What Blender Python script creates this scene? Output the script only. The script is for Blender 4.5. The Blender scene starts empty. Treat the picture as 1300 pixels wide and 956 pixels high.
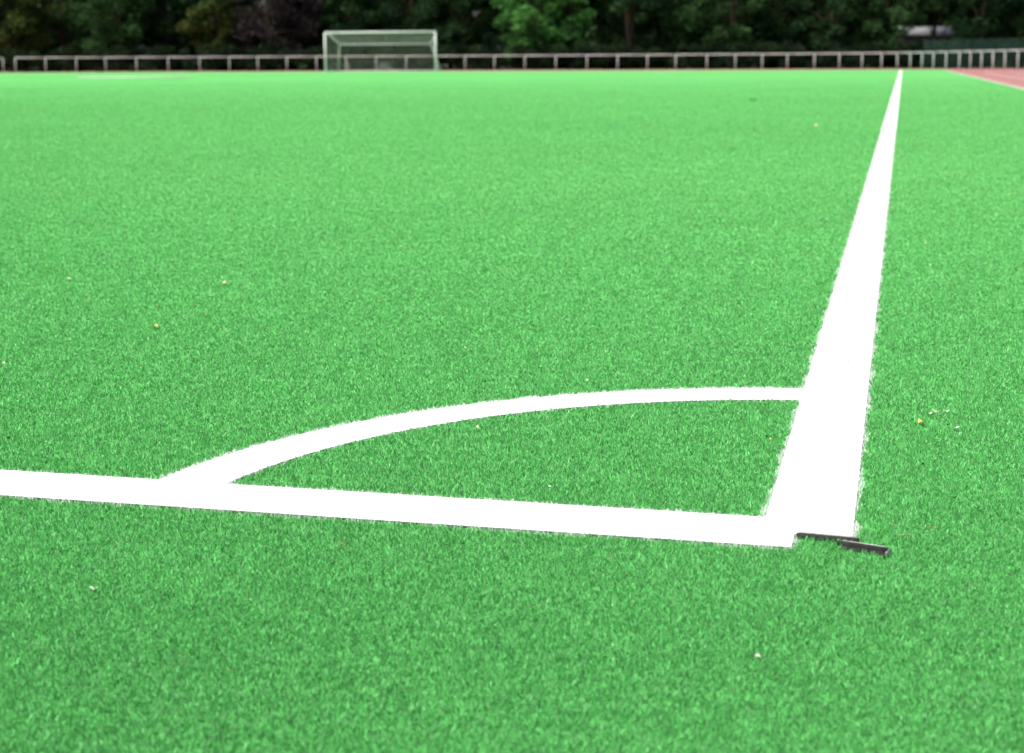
import bpy, math, random
import numpy as np
from mathutils import Vector, Matrix
random.seed(7); rng=np.random.default_rng(11)
sc=bpy.context.scene
sc.view_settings.view_transform='Standard'; sc.view_settings.look='None'; sc.view_settings.exposure=0
C=bpy.context.collection

# ---------------------------------------------------------------- helpers
def mat(name):
    m=bpy.data.materials.new(name); m.use_nodes=True
    nt=m.node_tree; nt.nodes.clear()
    o=nt.nodes.new('ShaderNodeOutputMaterial'); return m,nt,o
def N(nt,t,**k):
    n=nt.nodes.new(t)
    for a,b in k.items():
        if a in n.inputs: n.inputs[a].default_value=b
        else: setattr(n,a,b)
    return n
def noisy(name,c1,c2,scale=5,rough=.8,detail=6,metal=0,bump=0,bscale=200,spec=.3):
    m,nt,o=mat(name)
    g=N(nt,'ShaderNodeNewGeometry'); no=N(nt,'ShaderNodeTexNoise',Scale=scale,Detail=detail)
    nt.links.new(g.outputs['Position'],no.inputs['Vector'])
    r=N(nt,'ShaderNodeValToRGB'); r.color_ramp.elements[0].position=.3; r.color_ramp.elements[1].position=.7
    r.color_ramp.elements[0].color=(*c1,1); r.color_ramp.elements[1].color=(*c2,1)
    nt.links.new(no.outputs['Fac'],r.inputs['Fac'])
    p=N(nt,'ShaderNodeBsdfPrincipled',Roughness=rough,Metallic=metal); p.inputs['Specular IOR Level'].default_value=spec
    nt.links.new(r.outputs['Color'],p.inputs['Base Color']); nt.links.new(p.outputs[0],o.inputs['Surface'])
    return m
def attr_mat(name,trans=.3,gloss=False):
    m,nt,o=mat(name)
    a=N(nt,'ShaderNodeAttribute',attribute_name='col')
    if gloss:
        d=N(nt,'ShaderNodeBsdfPrincipled',Roughness=.45); d.inputs['Specular IOR Level'].default_value=.45; ci='Base Color'
    else: d=N(nt,'ShaderNodeBsdfDiffuse'); ci='Color'
    t=N(nt,'ShaderNodeBsdfTranslucent'); mx=N(nt,'ShaderNodeMixShader'); mx.inputs[0].default_value=trans
    nt.links.new(a.outputs['Color'],d.inputs[ci]); nt.links.new(a.outputs['Color'],t.inputs['Color'])
    nt.links.new(d.outputs[0],mx.inputs[1]); nt.links.new(t.outputs[0],mx.inputs[2]); nt.links.new(mx.outputs[0],o.inputs['Surface'])
    return m
def npmesh(name,co,loops,sizes,cols=None,mats=(),midx=None):
    me=bpy.data.meshes.new(name)
    me.vertices.add(len(co)); me.vertices.foreach_set('co',np.asarray(co,np.float32).ravel())
    me.loops.add(len(loops)); me.loops.foreach_set('vertex_index',np.asarray(loops,np.int32))
    sizes=np.asarray(sizes,np.int32); st=np.concatenate([[0],np.cumsum(sizes)[:-1]]).astype(np.int32)
    me.polygons.add(len(sizes)); me.polygons.foreach_set('loop_start',st)
    try: me.polygons.foreach_set('loop_total',sizes)
    except Exception: pass
    for m in mats: me.materials.append(m)
    if midx is not None: me.polygons.foreach_set('material_index',np.asarray(midx,np.int32))
    me.update(calc_edges=True)
    if cols is not None:
        a=me.attributes.new('col','FLOAT_COLOR','POINT')
        c=np.ones((len(co),4),np.float32); c[:,:3]=cols; a.data.foreach_set('color',c.ravel())
    ob=bpy.data.objects.new(name,me); C.objects.link(ob); return ob
class MB:
    def __init__(s): s.v=[];s.f=[];s.m=[];s.c=[]
    def tube(s,p,q,r0,r1=None,n=8,mi=0,col=(1,1,1),cap=True):
        r1=r0 if r1 is None else r1
        p=Vector(p);q=Vector(q);d=(q-p).normalized()
        a=d.orthogonal().normalized();b=d.cross(a);i=len(s.v)
        for c,r in((p,r0),(q,r1)):
            for k in range(n):
                t=2*math.pi*k/n; s.v.append(c+a*(r*math.cos(t))+b*(r*math.sin(t))); s.c.append(col)
        for k in range(n):
            s.f.append((i+k,i+(k+1)%n,i+n+(k+1)%n,i+n+k)); s.m.append(mi)
        if cap: s.f.append(tuple(i+n+k for k in range(n))); s.m.append(mi); s.f.append(tuple(i+k for k in reversed(range(n)))); s.m.append(mi)
    def poly(s,pts,mi=0,col=(1,1,1)):
        i=len(s.v); s.v+= [Vector(p) for p in pts]; s.c+=[col]*len(pts); s.f.append(tuple(range(i,i+len(pts)))); s.m.append(mi)
    def box(s,c,size,rz=0,mi=0,rx=0):
        M=Matrix.Translation(c)@Matrix.Rotation(rz,4,'Z')@Matrix.Rotation(rx,4,'X'); x,y,z=[k/2 for k in size]; i=len(s.v)
        for sx,sy,sz in((-1,-1,-1),(1,-1,-1),(1,1,-1),(-1,1,-1),(-1,-1,1),(1,-1,1),(1,1,1),(-1,1,1)):
            s.v.append(M@Vector((sx*x,sy*y,sz*z))); s.c.append((1,1,1))
        for f in((0,3,2,1),(4,5,6,7),(0,1,5,4),(1,2,6,5),(2,3,7,6),(3,0,4,7)): s.f.append(tuple(i+k for k in f)); s.m.append(mi)
    def build(s,name,mats,bevel=0,parent=None,col=False):
        loops=[k for f in s.f for k in f]
        ob=npmesh(name,[tuple(v) for v in s.v],loops,[len(f) for f in s.f],np.array(s.c) if col else None,mats,s.m)
        if bevel:
            b=ob.modifiers.new('b','BEVEL'); b.width=bevel; b.segments=2; b.limit_method='ANGLE'
        if parent: ob.parent=parent
        return ob

# ---------------------------------------------------------------- camera
f,h,pitch,yaw,roll,cx,cy=2015.,.594,.1744,.2387,-.0046,.0347,-1.903
F=Vector((-math.sin(yaw)*math.cos(pitch),math.cos(yaw)*math.cos(pitch),-math.sin(pitch)))
R=Vector((math.cos(yaw),math.sin(yaw),0)); U=R.cross(F)
R2=R*math.cos(roll)+U*math.sin(roll); U2=U*math.cos(roll)-R*math.sin(roll)
cam=bpy.data.cameras.new('camera'); co=bpy.data.objects.new('camera',cam); C.objects.link(co)
M=Matrix((R2,U2,-F)).transposed().to_4x4(); M.translation=(cx,cy,h); co.matrix_world=M
cam.sensor_width=36; cam.lens=f/1300*36; cam.shift_y=-(478-433.5)/1300
cam.clip_start=.05; cam.clip_end=3000
cam.dof.use_dof=True; cam.dof.focus_distance=2.5; cam.dof.aperture_fstop=7.5
sc.camera=co

# ---------------------------------------------------------------- light
w=bpy.data.worlds.new('World'); sc.world=w; w.use_nodes=True; nt=w.node_tree
sky=nt.nodes.new('ShaderNodeTexSky'); sky.sky_type='NISHITA'; sky.sun_disc=False
EL,AZ=math.radians(55),math.radians(-150)
sky.sun_elevation=EL; sky.sun_rotation=AZ; sky.dust_density=5; sky.air_density=1.0
bg=nt.nodes['Background']; bg.inputs[1].default_value=.15; nt.links.new(sky.outputs[0],bg.inputs[0])
sl=bpy.data.lights.new('sun','SUN'); sl.energy=4.2; sl.angle=math.radians(35); sl.color=(1,.965,.89)
so=bpy.data.objects.new('sun',sl); C.objects.link(so)
dirv=Vector((math.sin(AZ)*math.cos(EL),math.cos(AZ)*math.cos(EL),math.sin(EL)))
so.rotation_euler=dirv.to_track_quat('Z','Y').to_euler()

# ---------------------------------------------------------------- layout
WS,WG,WA,L=.1236,.135,.112,96.9
XE=2.42
GX=-32.66
g=MB(); g.poly([(-900,-900,-.012),(900,-900,-.012),(900,1500,-.012),(-900,1500,-.012)])
g.build('ground',[noisy('dark_soil_grass',(.02,.035,.012),(.05,.06,.025),.6)])

GREEN=np.array([.138,.475,.138])
m,nt2,o=mat('artificial_turf'); gm=N(nt2,'ShaderNodeNewGeometry')
def nz(scale,detail,vec=None):
    n=N(nt2,'ShaderNodeTexNoise',Scale=scale,Detail=detail); nt2.links.new(vec or gm.outputs['Position'],n.inputs['Vector']); return n
n1=nz(.25,4); n2=nz(6,5); n3=nz(160,2)
def mth(op,a,b):
    n=N(nt2,'ShaderNodeMath',operation=op)
    for i,x in enumerate((a,b)):
        if isinstance(x,(int,float)): n.inputs[i].default_value=x
        else: nt2.links.new(x,n.inputs[i])
    return n.outputs[0]
s=mth('ADD',mth('MULTIPLY',n1.outputs['Fac'],.35),mth('ADD',mth('MULTIPLY',n2.outputs['Fac'],.35),mth('MULTIPLY',n3.outputs['Fac'],.3)))
mr=N(nt2,'ShaderNodeValToRGB'); mr.color_ramp.elements[0].position=.36; mr.color_ramp.elements[1].position=.64
mr.color_ramp.elements[0].color=(*(GREEN*.86),1); mr.color_ramp.elements[1].color=(*(GREEN*1.12),1)
nt2.links.new(s,mr.inputs['Fac']); d=N(nt2,'ShaderNodeBsdfDiffuse'); nt2.links.new(mr.outputs['Color'],d.inputs['Color']); nt2.links.new(d.outputs[0],o.inputs['Surface'])
turf_m=m
t=MB(); t.poly([(-75,-12,0),(XE,-12,0),(XE,98.6,0),(-75,98.6,0)])
pitch_ob=t.build('artificial_turf_pitch',[turf_m])

white=noisy('white_turf_marking',(.82,.82,.82),(.88,.88,.88),60,.9)
z=.004
mk=MB()
def rect(x0,y0,x1,y1,zz=z): mk.poly([(x0,y0,zz),(x1,y0,zz),(x1,y1,zz),(x0,y1,zz)])
NY=.058; NX=-.072; e=.005
rect(-WS+e,WG-e,-e,12); rect(-WS,12,0,L)
rect(-WS+e,NY+e,-e,WG-e); rect(-WS+e,e,NX-e,NY+e)
rect(-68,e,-WS+e,WG-e)
rect(-68,L-.12,-WS,L)
n=30
for i in range(n):
    a0=.128; a1=math.pi/2-.118
    ta=a0+(a1-a0)*i/n; tb=a0+(a1-a0)*(i+1)/n
    ri=1-WA+e; ro=1-e; zz=.0025
    mk.poly([(-math.cos(ta)*ri,math.sin(ta)*ri,zz),(-math.cos(ta)*ro,math.sin(ta)*ro,zz),(-math.cos(tb)*ro,math.sin(tb)*ro,zz),(-math.cos(tb)*ri,math.sin(tb)*ri,zz)])
for (wd,dp) in((20.16,16.5),(9.16,5.5)):
    rect(GX-wd,L-dp,GX+wd,L-dp+.12); rect(GX-wd,L-dp+.12,GX-wd+.12,L-.12); rect(GX+wd-.12,L-dp+.12,GX+wd,L-.12)
mk.build('pitch_line_markings',[white])

st=MB(); 
def Wd(lat,d): return (cx+.9716*lat-.2364*d, cy+.9716*d+.2364*lat)
a=Wd(-18.2,67.5); b=Wd(-13.2,66)
st.tube((*a,.03),(*b,.03),.024,.03,8)
st.build('white_pole',[noisy('worn_white_paint',(.45,.5,.45),(.62,.64,.62),3)])

tr=MB(); 
tr.poly([(XE,-30,-.002),(12,-30,-.002),(12,112,-.002),(XE,112,-.002)])
tr.poly([(-90,98.6,-.002),(XE,98.6,-.002),(XE,112,-.002),(-90,112,-.002)])
track=tr.build('running_track',[noisy('red_tartan',(.33,.14,.13),(.44,.22,.20),1.2,.9,8)])
tl=MB(); tl.poly([(XE-.0,-30,.006),(XE+.06,-30,.006),(XE+.06,98,.006),(XE,98,.006)])
for k in range(1,6): tl.poly([(XE+1.22*k,-30,.003),(XE+1.22*k+.05,-30,.003),(XE+1.22*k+.05,75-k,.003),(XE+1.22*k,75-k,.003)])
tl.build('track_lane_lines',[white],parent=track)

# ---------------------------------------------------------------- turf fibres
def fibres():
    parts=[]
    bins=np.geomspace(.95,60,100)
    for d0,d1 in zip(bins[:-1],bins[1:]):
        dm=(d0+d1)/2; dens=260000*min(1,(1.6/dm)**1.8)*(1-min(1,max(0,(dm-14)/46)))
        halfw=dm*.35+.4
        cnt=int(dens*(d1-d0)*2*halfw)
        dd=rng.uniform(d0,d1,cnt); lat=rng.uniform(-halfw,halfw,cnt)
        parts.append(np.stack([cx+.9716*lat-.2364*dd, cy+.9716*dd+.2364*lat, dd],1))
    P=np.concatenate(parts); x,y,dd=P.T
    hole=((x>-.016)&(x<.040)&(y>.014-.3*x)&(y<.031-.29*x))
    keep=~hole&(x<XE-.01); x,y,dd=x[keep],y[keep],dd[keep]; n=len(x)
    jx=x+rng.normal(0,.0016,n); jy=y+rng.normal(0,.0016,n); rr=np.hypot(jx,jy)
    wob=.0025*np.sin(jy*23)+.0018*np.sin(jy*61+1)+.0014*np.sin(jy*157)
    side=(jx>-WS+wob)&(jx<wob)&(jy>NY)
    goal=(jy>0+.002*np.sin(jx*19)+.0016*np.sin(jx*130))&(jy<WG+.002*np.sin(jx*27+2)+.0016*np.sin(jx*101))&(jx<NX)
    aw=.0018*np.sin(np.arctan2(jy,jx)*90)
    arc=(rr+aw<1)&(rr-aw>1-WA)&(jx<-WS*.5)&(jy>WG*.5)
    wh=side|goal|arc
    ang=rng.uniform(0,2*np.pi,n); wid=.00036*np.maximum(1,dd/1.8)**.88*rng.uniform(.7,1.5,n)
    hgt=rng.uniform(.003,.0075,n)*(1-.6*np.clip((dd-10)/40,0,1))
    lean=rng.uniform(.2,1.1,n)*hgt; la=rng.uniform(0,2*np.pi,n)
    lean[wh]*=.75
    tx,ty=np.cos(ang)*wid,np.sin(ang)*wid
    lx,ly=np.cos(la)*lean,np.sin(la)*lean
    la2=la+rng.normal(0,1.8,n); kx,ky=lx*.6+np.cos(la2)*lean*.7,ly*.6+np.sin(la2)*lean*.7
    V=np.zeros((n,5,3),np.float32)
    V[:,0]=np.stack([x-tx,y-ty,0*x],1); V[:,1]=np.stack([x+tx,y+ty,0*x],1)
    V[:,2]=np.stack([x+lx*.6+tx,y+ly*.6+ty,hgt*.75],1); V[:,3]=np.stack([x+lx*.6-tx,y+ly*.6-ty,hgt*.75],1)
    V[:,4]=np.stack([x+kx,y+ky,hgt],1)
    big=1+.03*np.sin(x*.7+np.sin(y*.5)*2)*np.sin(y*.6+.6)+.03*np.sin(x*3.1+y*2.3)*np.sin(y*4.1-x*2)
    far_sheen=np.clip((y+.5)/6,0,1)            # grazing sheen put into the fibre colour: darker at the corner, lighter farther out
    br=np.clip(rng.lognormal(-.06,.42,n),.3,2.1)*big*(.86+.26*far_sheen)
    tint=np.stack([.80+.22*far_sheen,1+0*far_sheen,.92+.08*far_sheen],1)
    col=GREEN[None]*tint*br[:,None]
    yel=rng.random(n)<.10; col[yel]=col[yel]*np.array([1.8,1.15,1.6])
    col=np.clip(col,0,.85)
    wc=rng.uniform(.84,.92,n); col[wh]=np.stack([wc,wc,wc],1)[wh]
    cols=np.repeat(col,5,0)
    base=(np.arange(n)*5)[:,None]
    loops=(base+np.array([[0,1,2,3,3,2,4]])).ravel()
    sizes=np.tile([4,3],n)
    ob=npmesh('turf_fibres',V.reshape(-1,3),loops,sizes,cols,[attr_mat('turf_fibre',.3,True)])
    ob.parent=pitch_ob; return n
nf=fibres(); print('fibres',nf)

# ---------------------------------------------------------------- corner flag socket
met=noisy('galvanised_metal',(.28,.28,.28),(.5,.5,.5),120,.45,metal=.7)
blk=noisy('black_rubber_recess_shade',(.014,.014,.014),(.04,.04,.04),80,.6)
fs=MB()
fs.box((-.035,.0525,.003),(.078,.006,.008),-.10,1)
fs.box((-.035,.0562,.0073),(.072,.0022,.0016),-.10,0)
fs.poly([(-.018,.037,.0015),(-.018,.018,.0015),(.040,.001,.0015),(.042,.020,.0015)],1)  # flat black sheet, paints the shade inside the socket recess
fs.box((.008,.0285,.003),(.064,.003,.007),-.29,1)
fs.box((.010,.0300,.0069),(.054,.0016,.0012),-.29,0)
fs.box((.0395,.011,.003),(.0025,.018,.007),-.29,0)
fs.build('corner_flag_socket',[met,blk],bevel=.0004)

# ---------------------------------------------------------------- debris
leafm=attr_mat('dry_leaf',.2)
db=MB()
def leaf(x,y,size,col,zz=.007):
    a=random.uniform(0,6.28); ca,sa=math.cos(a),math.sin(a); pts=[]
    n=8
    for k in range(n):
        t=2*math.pi*k/n; r=size*(.5+.13*random.uniform(-1,1)); px=r*math.cos(t); py=r*.55*math.sin(t)
        pts.append((x+px*ca-py*sa,y+px*sa+py*ca,zz+size*.25*abs(math.cos(t))+random.uniform(0,size*.08)))
    c0=(x,y,zz+size*.04)
    for k in range(n): db.poly([c0,pts[k],pts[(k+1)%n]],0,col)
YE=(.62,.55,.16);PA=(.7,.68,.55);DK=(.03,.06,.02);BR=(.3,.2,.08)
for x,y,s_,c in [(.085,.726,.020,YE),(.111,.817,.017,PA),(.128,.822,.013,PA),(.10,.80,.010,PA),(.118,.80,.009,PA),(-1.586,1.345,.022,YE),(-1.726,2.035,.026,(.7,.6,.35)),(-1.679,.866,.018,PA),(-2.1,21.97,.14,DK),(-.047,1.241,.011,DK),(-.084,-.381,.010,PA),(-.835,-.34,.010,PA),(-.618,.533,.012,PA),(-2.18,2.03,.018,PA),(.127,3.38,.024,PA),(-.72,12.8,.07,PA),(.14,.70,.011,PA),(-1.2,.71,.009,BR),(-.7,.9,.008,DK)]:
    leaf(x,y,s_,c)
for i in range(520):
    d_=math.exp(random.uniform(math.log(1.8),math.log(38))); x,y=Wd(random.uniform(-.4,.4)*d_,d_)
    sz=random.uniform(.003,.008)*(1+d_*.11); c=random.choice([PA,YE,DK,DK,DK,BR])
    if x>XE-.1 or -WS-.02<x<.02 or -.02<y<WG+.02 or abs(math.hypot(x,y)-.944)<.07: continue
    leaf(x,y,sz,c)
db.build('fallen_leaves',[leafm],col=True)
sw=MB()
for i in range(4):
    x,y=.06+random.uniform(-.03,.03),.10+random.uniform(-.025,.03); a=random.uniform(-.4,1.2); l=random.uniform(.006,.014)
    p=Vector((x,y,.007)); 
    for k in range(3):
        q=p+Vector((math.cos(a)*l/1.5,math.sin(a)*l/1.5,random.uniform(-.001,.002))); sw.tube(p,q,.0004,.0003,4); p=q; a+=random.uniform(-.8,.8)
sw.build('dry_straw',[noisy('straw',(.4,.38,.2),(.55,.5,.3),50)])

# ---------------------------------------------------------------- railing
galv=noisy('painted_steel',(.44,.46,.46),(.56,.57,.57),2,.6,metal=.0)
def railing(name,pts,H=1.03,step=1.95):
    P=[Vector((*p,0)) for p in pts]
    S=[]
    for i in range(len(P)-1):
        p0=P[max(i-1,0)];p1=P[i];p2=P[i+1];p3=P[min(i+2,len(P)-1)]
        for k in range(40):
            t_=k/40; S.append(.5*((2*p1)+(p2-p0)*t_+(2*p0-5*p1+4*p2-p3)*t_**2+(-p0+3*p1-3*p2+p3)*t_**3))
    S.append(P[-1]); out=[S[0]]; acc=0
    for a_,b_ in zip(S[:-1],S[1:]):
        acc+=(b_-a_).length
        if acc>=step: out.append(b_); acc=0
    r=MB()
    for i,p in enumerate(out):
        r.tube(p-Vector((0,0,.1)),p+Vector((0,0,H-.02)),.03,n=8)
        if i: 
            r.tube(out[i-1]+Vector((0,0,H)),p+Vector((0,0,H)),.036,n=8)
    return r.build(name,[galv])
railing('perimeter_railing',[(-60.8,100.3),(-46.8,106.4),(-30.2,110.2),(-13.1,109.3),(-2.3,102.8),(2.3,92.2),(5.6,78.9),(8.9,64),(10.2,45),(10.5,20),(10.5,-10)])
railing('perimeter_railing',[(-61.4,99.7),(-70,95),(-80,86)])

# ---------------------------------------------------------------- goal
goalp=bpy.data.objects.new('football_goal',None); C.objects.link(goalp)
gw=noisy('white_aluminium',(.56,.57,.57),(.68,.68,.68),4,.4)
fr=MB(); HX=3.66+.06
for s_ in(-1,1):
    X=GX+s_*HX
    fr.tube((X,L,-.1),(X,L,2.50),.06,n=14)
    p=[(X,L,2.46),(X-s_*.12,L+.5,2.4),(X-s_*.62,L+1.0,1.75),(X-s_*.2,L+1.9,.06)]
    for a_,b_ in zip(p[:-1],p[1:]): fr.tube(a_,b_,.035,n=8)
    fr.tube((X,L,.04),p[-1],.035,n=8)
fr.tube((GX-HX,L,2.5),(GX+HX,L,2.5),.06,n=14)
fr.tube((GX-HX+.62,L+1.0,1.75),(GX+HX-.62,L+1.0,1.75),.025,n=8)
fr.tube((GX-HX+.2,L+1.9,.05),(GX+HX-.2,L+1.9,.05),.035,n=8)
fr.build('frame',[gw],parent=goalp)
ne=MB()
def panel(a,b,c,d,nu,nv,r=.0035):
    a,b,c,d=map(Vector,(a,b,c,d))
    for i in range(nu+1):
        t_=i/nu; ne.tube(a.lerp(b,t_),d.lerp(c,t_),r,n=3,cap=False)
    for j in range(nv+1):
        t_=j/nv; ne.tube(a.lerp(d,t_),b.lerp(c,t_),r,n=3,cap=False)
x0,x1=GX-HX,GX+HX
panel((x0,L+.07,2.43),(x1,L+.07,2.43),(x1-.62,L+1,1.74),(x0+.62,L+1,1.74),56,9,.006)
panel((x0+.62,L+1,1.74),(x1-.62,L+1,1.74),(x1-.2,L+1.88,.05),(x0+.2,L+1.88,.05),44,12,.003)
for s_,X in((1,x0),(-1,x1)):
    panel((X,L+.07,2.42),(X+s_*.62,L+1,1.74),(X+s_*.2,L+1.88,.05),(X,L+.07,.05),10,16)
ne.build('net',[noisy('net_cord',(.6,.6,.6),(.7,.7,.7),3)],parent=goalp)

# ---------------------------------------------------------------- vegetation
leaf_m=attr_mat('foliage',.3)
bark=attr_mat('bark',0.)
def leaves(centres,radii,per,size,colA,colB,spread=.5):
    centres=np.asarray(centres,float); k=len(centres); n=k*per
    u=rng.normal(size=(n,3)); u/=np.linalg.norm(u,axis=1)[:,None]
    rad=np.repeat(np.asarray(radii),per)*rng.uniform(.45,1.08,n)
    c=np.repeat(centres,per,0)+u*rad[:,None]*np.array([1,1,.72])
    a=rng.normal(size=(n,3))+u*.5; a/=np.linalg.norm(a,axis=1)[:,None]
    b=np.cross(a,rng.normal(size=(n,3))); b/=np.linalg.norm(b,axis=1)[:,None]; e=np.cross(a,b)
    sz=rng.uniform(.6,1.3,n)*size
    V=np.stack([c-b*sz[:,None],c+e*sz[:,None]*.5,c+b*sz[:,None],c-e*sz[:,None]*.5],1)
    cl=np.repeat(rng.uniform(.6,1.3,k),per)*rng.uniform(.6,1.45,n); mixv=np.clip(np.repeat(rng.random(k),per)+rng.normal(0,.2,n),0,1)[:,None]
    col=(np.asarray(colA)*(1-mixv)+np.asarray(colB)*mixv)*cl[:,None]
    return V.reshape(-1,3),np.repeat(col,4,0)
def make_tree(name,x,y,H,Rr,ca,cb,base=1.2,per=170,k=75,size=.17):
    mb=MB(); bc=(.05,.04,.03)
    lean=random.uniform(-.4,.4); top=Vector((x+lean,y,H*.78)); p=Vector((x,y,-.1)); prev=p; segs=5
    tr_=[]
    for i in range(1,segs+1):
        q=p.lerp(top,i/segs)+Vector((random.uniform(-.15,.15),random.uniform(-.15,.15),0))
        mb.tube(prev,q,.26*(1-.8*(i-1)/segs)*Rr/3,.26*(1-.8*i/segs)*Rr/3,8,0,bc,False); prev=q; tr_.append(q)
    cs=[];rs=[]
    while len(cs)<k:
        a=random.uniform(0,6.283); t_=random.random(); zz=base+(H-base)*t_
        prof=math.sin(math.pi*min(1,max(.0,(t_*.86+.12))))**.6
        r=Rr*prof*math.sqrt(random.uniform(.1,1))*random.uniform(.8,1.15)
        cs.append((x+r*math.cos(a),y+r*math.sin(a),zz)); rs.append(random.uniform(.45,.95)*Rr/3)
    for c in cs[:14]:
        s0=tr_[random.randrange(0,len(tr_)-1)]; mid=s0.lerp(Vector(c),.5)+Vector((0,0,.2))
        mb.tube(s0,mid,.07,.045,6,0,bc,False); mb.tube(mid,c,.045,.015,6,0,bc,False)
    V,colr=leaves(cs,rs,per,size,ca,cb)
    n0=len(mb.v); nv=len(V)
    co_=np.concatenate([np.array([tuple(v) for v in mb.v]),V]); loops=[i for f_ in mb.f for i in f_]+list(range(n0,n0+nv))
    sizes=[len(f_) for f_ in mb.f]+[4]*(nv//4)
    cc=np.concatenate([np.array(mb.c),colr]); mi=[0]*len(mb.f)+[1]*(nv//4)
    return npmesh(name,co_,loops,sizes,cc,[bark,leaf_m],mi)
DG=((.014,.036,.015),(.032,.068,.028)); MG=((.022,.054,.020),(.052,.110,.040)); BG=((.05,.15,.035),(.12,.33,.09))
YG=((.028,.048,.016),(.085,.11,.03)); PU=((.028,.022,.026),(.055,.047,.048)); 
def uv(u,d): return Wd((u-650)/2046*d,d)
plan=[(-230,128,9,3.4,MG),(-150,124,9,3.4,DG),(-70,127,10,3.5,MG),(15,123,9,3.2,YG),(85,128,10,3.0,MG),(150,124,9,3.3,MG),(215,128,9.5,3.0,DG),(275,123,9,2.4,YG),
(345,124,9,3.6,PU),(395,129,8.5,2.8,PU),(450,126,9,3.0,DG),(520,128,10,3.4,DG),(590,125,9,3.2,DG),(680,122,9,3.3,BG),(725,123,9,2.4,BG),(800,124,9,2.8,DG),(865,127,10,3.3,MG),
(930,123,9,3.2,MG),(1000,127,9.5,3.2,DG),(1060,124,9,3.0,DG),(1120,123.5,9,3.0,MG),(1245,122,9,3.2,DG),(1190,124.5,9,2.3,MG),(1330,122,10,3.4,MG),(1410,124,9,3.4,DG),(1500,120,9,3.5,MG),(1590,118,9,3.5,DG)]
for u,d_,H,r_,(ca,cb) in plan:
    x,y=uv(u,d_); make_tree('deciduous_tree',x,y,H*random.uniform(.95,1.15),r_,ca,cb,base=3.6 if u==1190 else random.uniform(.9,1.7))
cs=[];rs=[]
for i in range(2000):
    d_=random.uniform(134,150); u=random.uniform(-420,1750); x,y=uv(u,d_); cs.append((x,y,random.uniform(.3,13.5))); rs.append(random.uniform(.9,1.8))
V,colr=leaves(cs,rs,130,.38,(.012,.034,.014),(.034,.068,.028))
npmesh('distant_trees',V,np.arange(len(V)),[4]*(len(V)//4),colr,[leaf_m])
cs=[];rs=[]
for i in range(620):
    d_=random.uniform(117.5,120); u=random.uniform(-350,1700); x,y=uv(u,d_); cs.append((x,y,random.uniform(.2,1.6))); rs.append(random.uniform(.4,.75))
V,colr=leaves(cs,rs,150,.13,(.009,.020,.009),(.024,.042,.02))
npmesh('hedge',V,np.arange(len(V)),[4]*(len(V)//4),colr,[leaf_m])

fn=MB(); fpts=[uv(u,d_) for u,d_ in((1175,108),(1230,104),(1290,100),(1350,96),(1420,92))]
for a_,b_ in zip(fpts[:-1],fpts[1:]):
    a_=Vector((*a_,0));b_=Vector((*b_,0)); fn.tube(a_,a_+Vector((0,0,1.9)),.04,n=6); fn.tube(b_,b_+Vector((0,0,1.9)),.04,n=6)
    for zz in np.linspace(.05,1.88,20): fn.tube(a_+Vector((0,0,zz)),b_+Vector((0,0,zz)),.012,n=4)
    for k in range(40):
        q=a_.lerp(b_,k/40); fn.tube(q,q+Vector((0,0,1.9)),.01,n=4)
fn.build('green_mesh_fence',[noisy('green_coated_wire',(.008,.035,.025),(.015,.055,.04),3)])

bh=bpy.data.objects.new('distant_building',None); C.objects.link(bh)
x,y=uv(1182,128.5); q=.2387
b1=MB(); b1.box((x,y,1.3),(4.6,3,2.6),q); b1.build('walls',[noisy('weathered_render',(.16,.16,.15),(.24,.24,.22),1)],parent=bh)
b2=MB(); b2.box((x,y-.9,2.80),(5.0,2.2,.12),q,0,.3); b2.box((x,y+.9,2.80),(5.0,2.2,.12),q,0,-.3); b2.build('roof',[noisy('pale_metal_roof',(.4,.41,.43),(.52,.53,.55),1)],parent=bh)
b3=MB()
for k in(-1.5,0,1.5): b3.box((x+k*math.cos(q)+1.52*math.sin(q),y+k*math.sin(q)-1.52*math.cos(q),1.5),(.8,.06,.9),q)
b3.build('windows',[noisy('dark_glass',(.03,.03,.035),(.05,.05,.06),1,.1)],parent=bh)
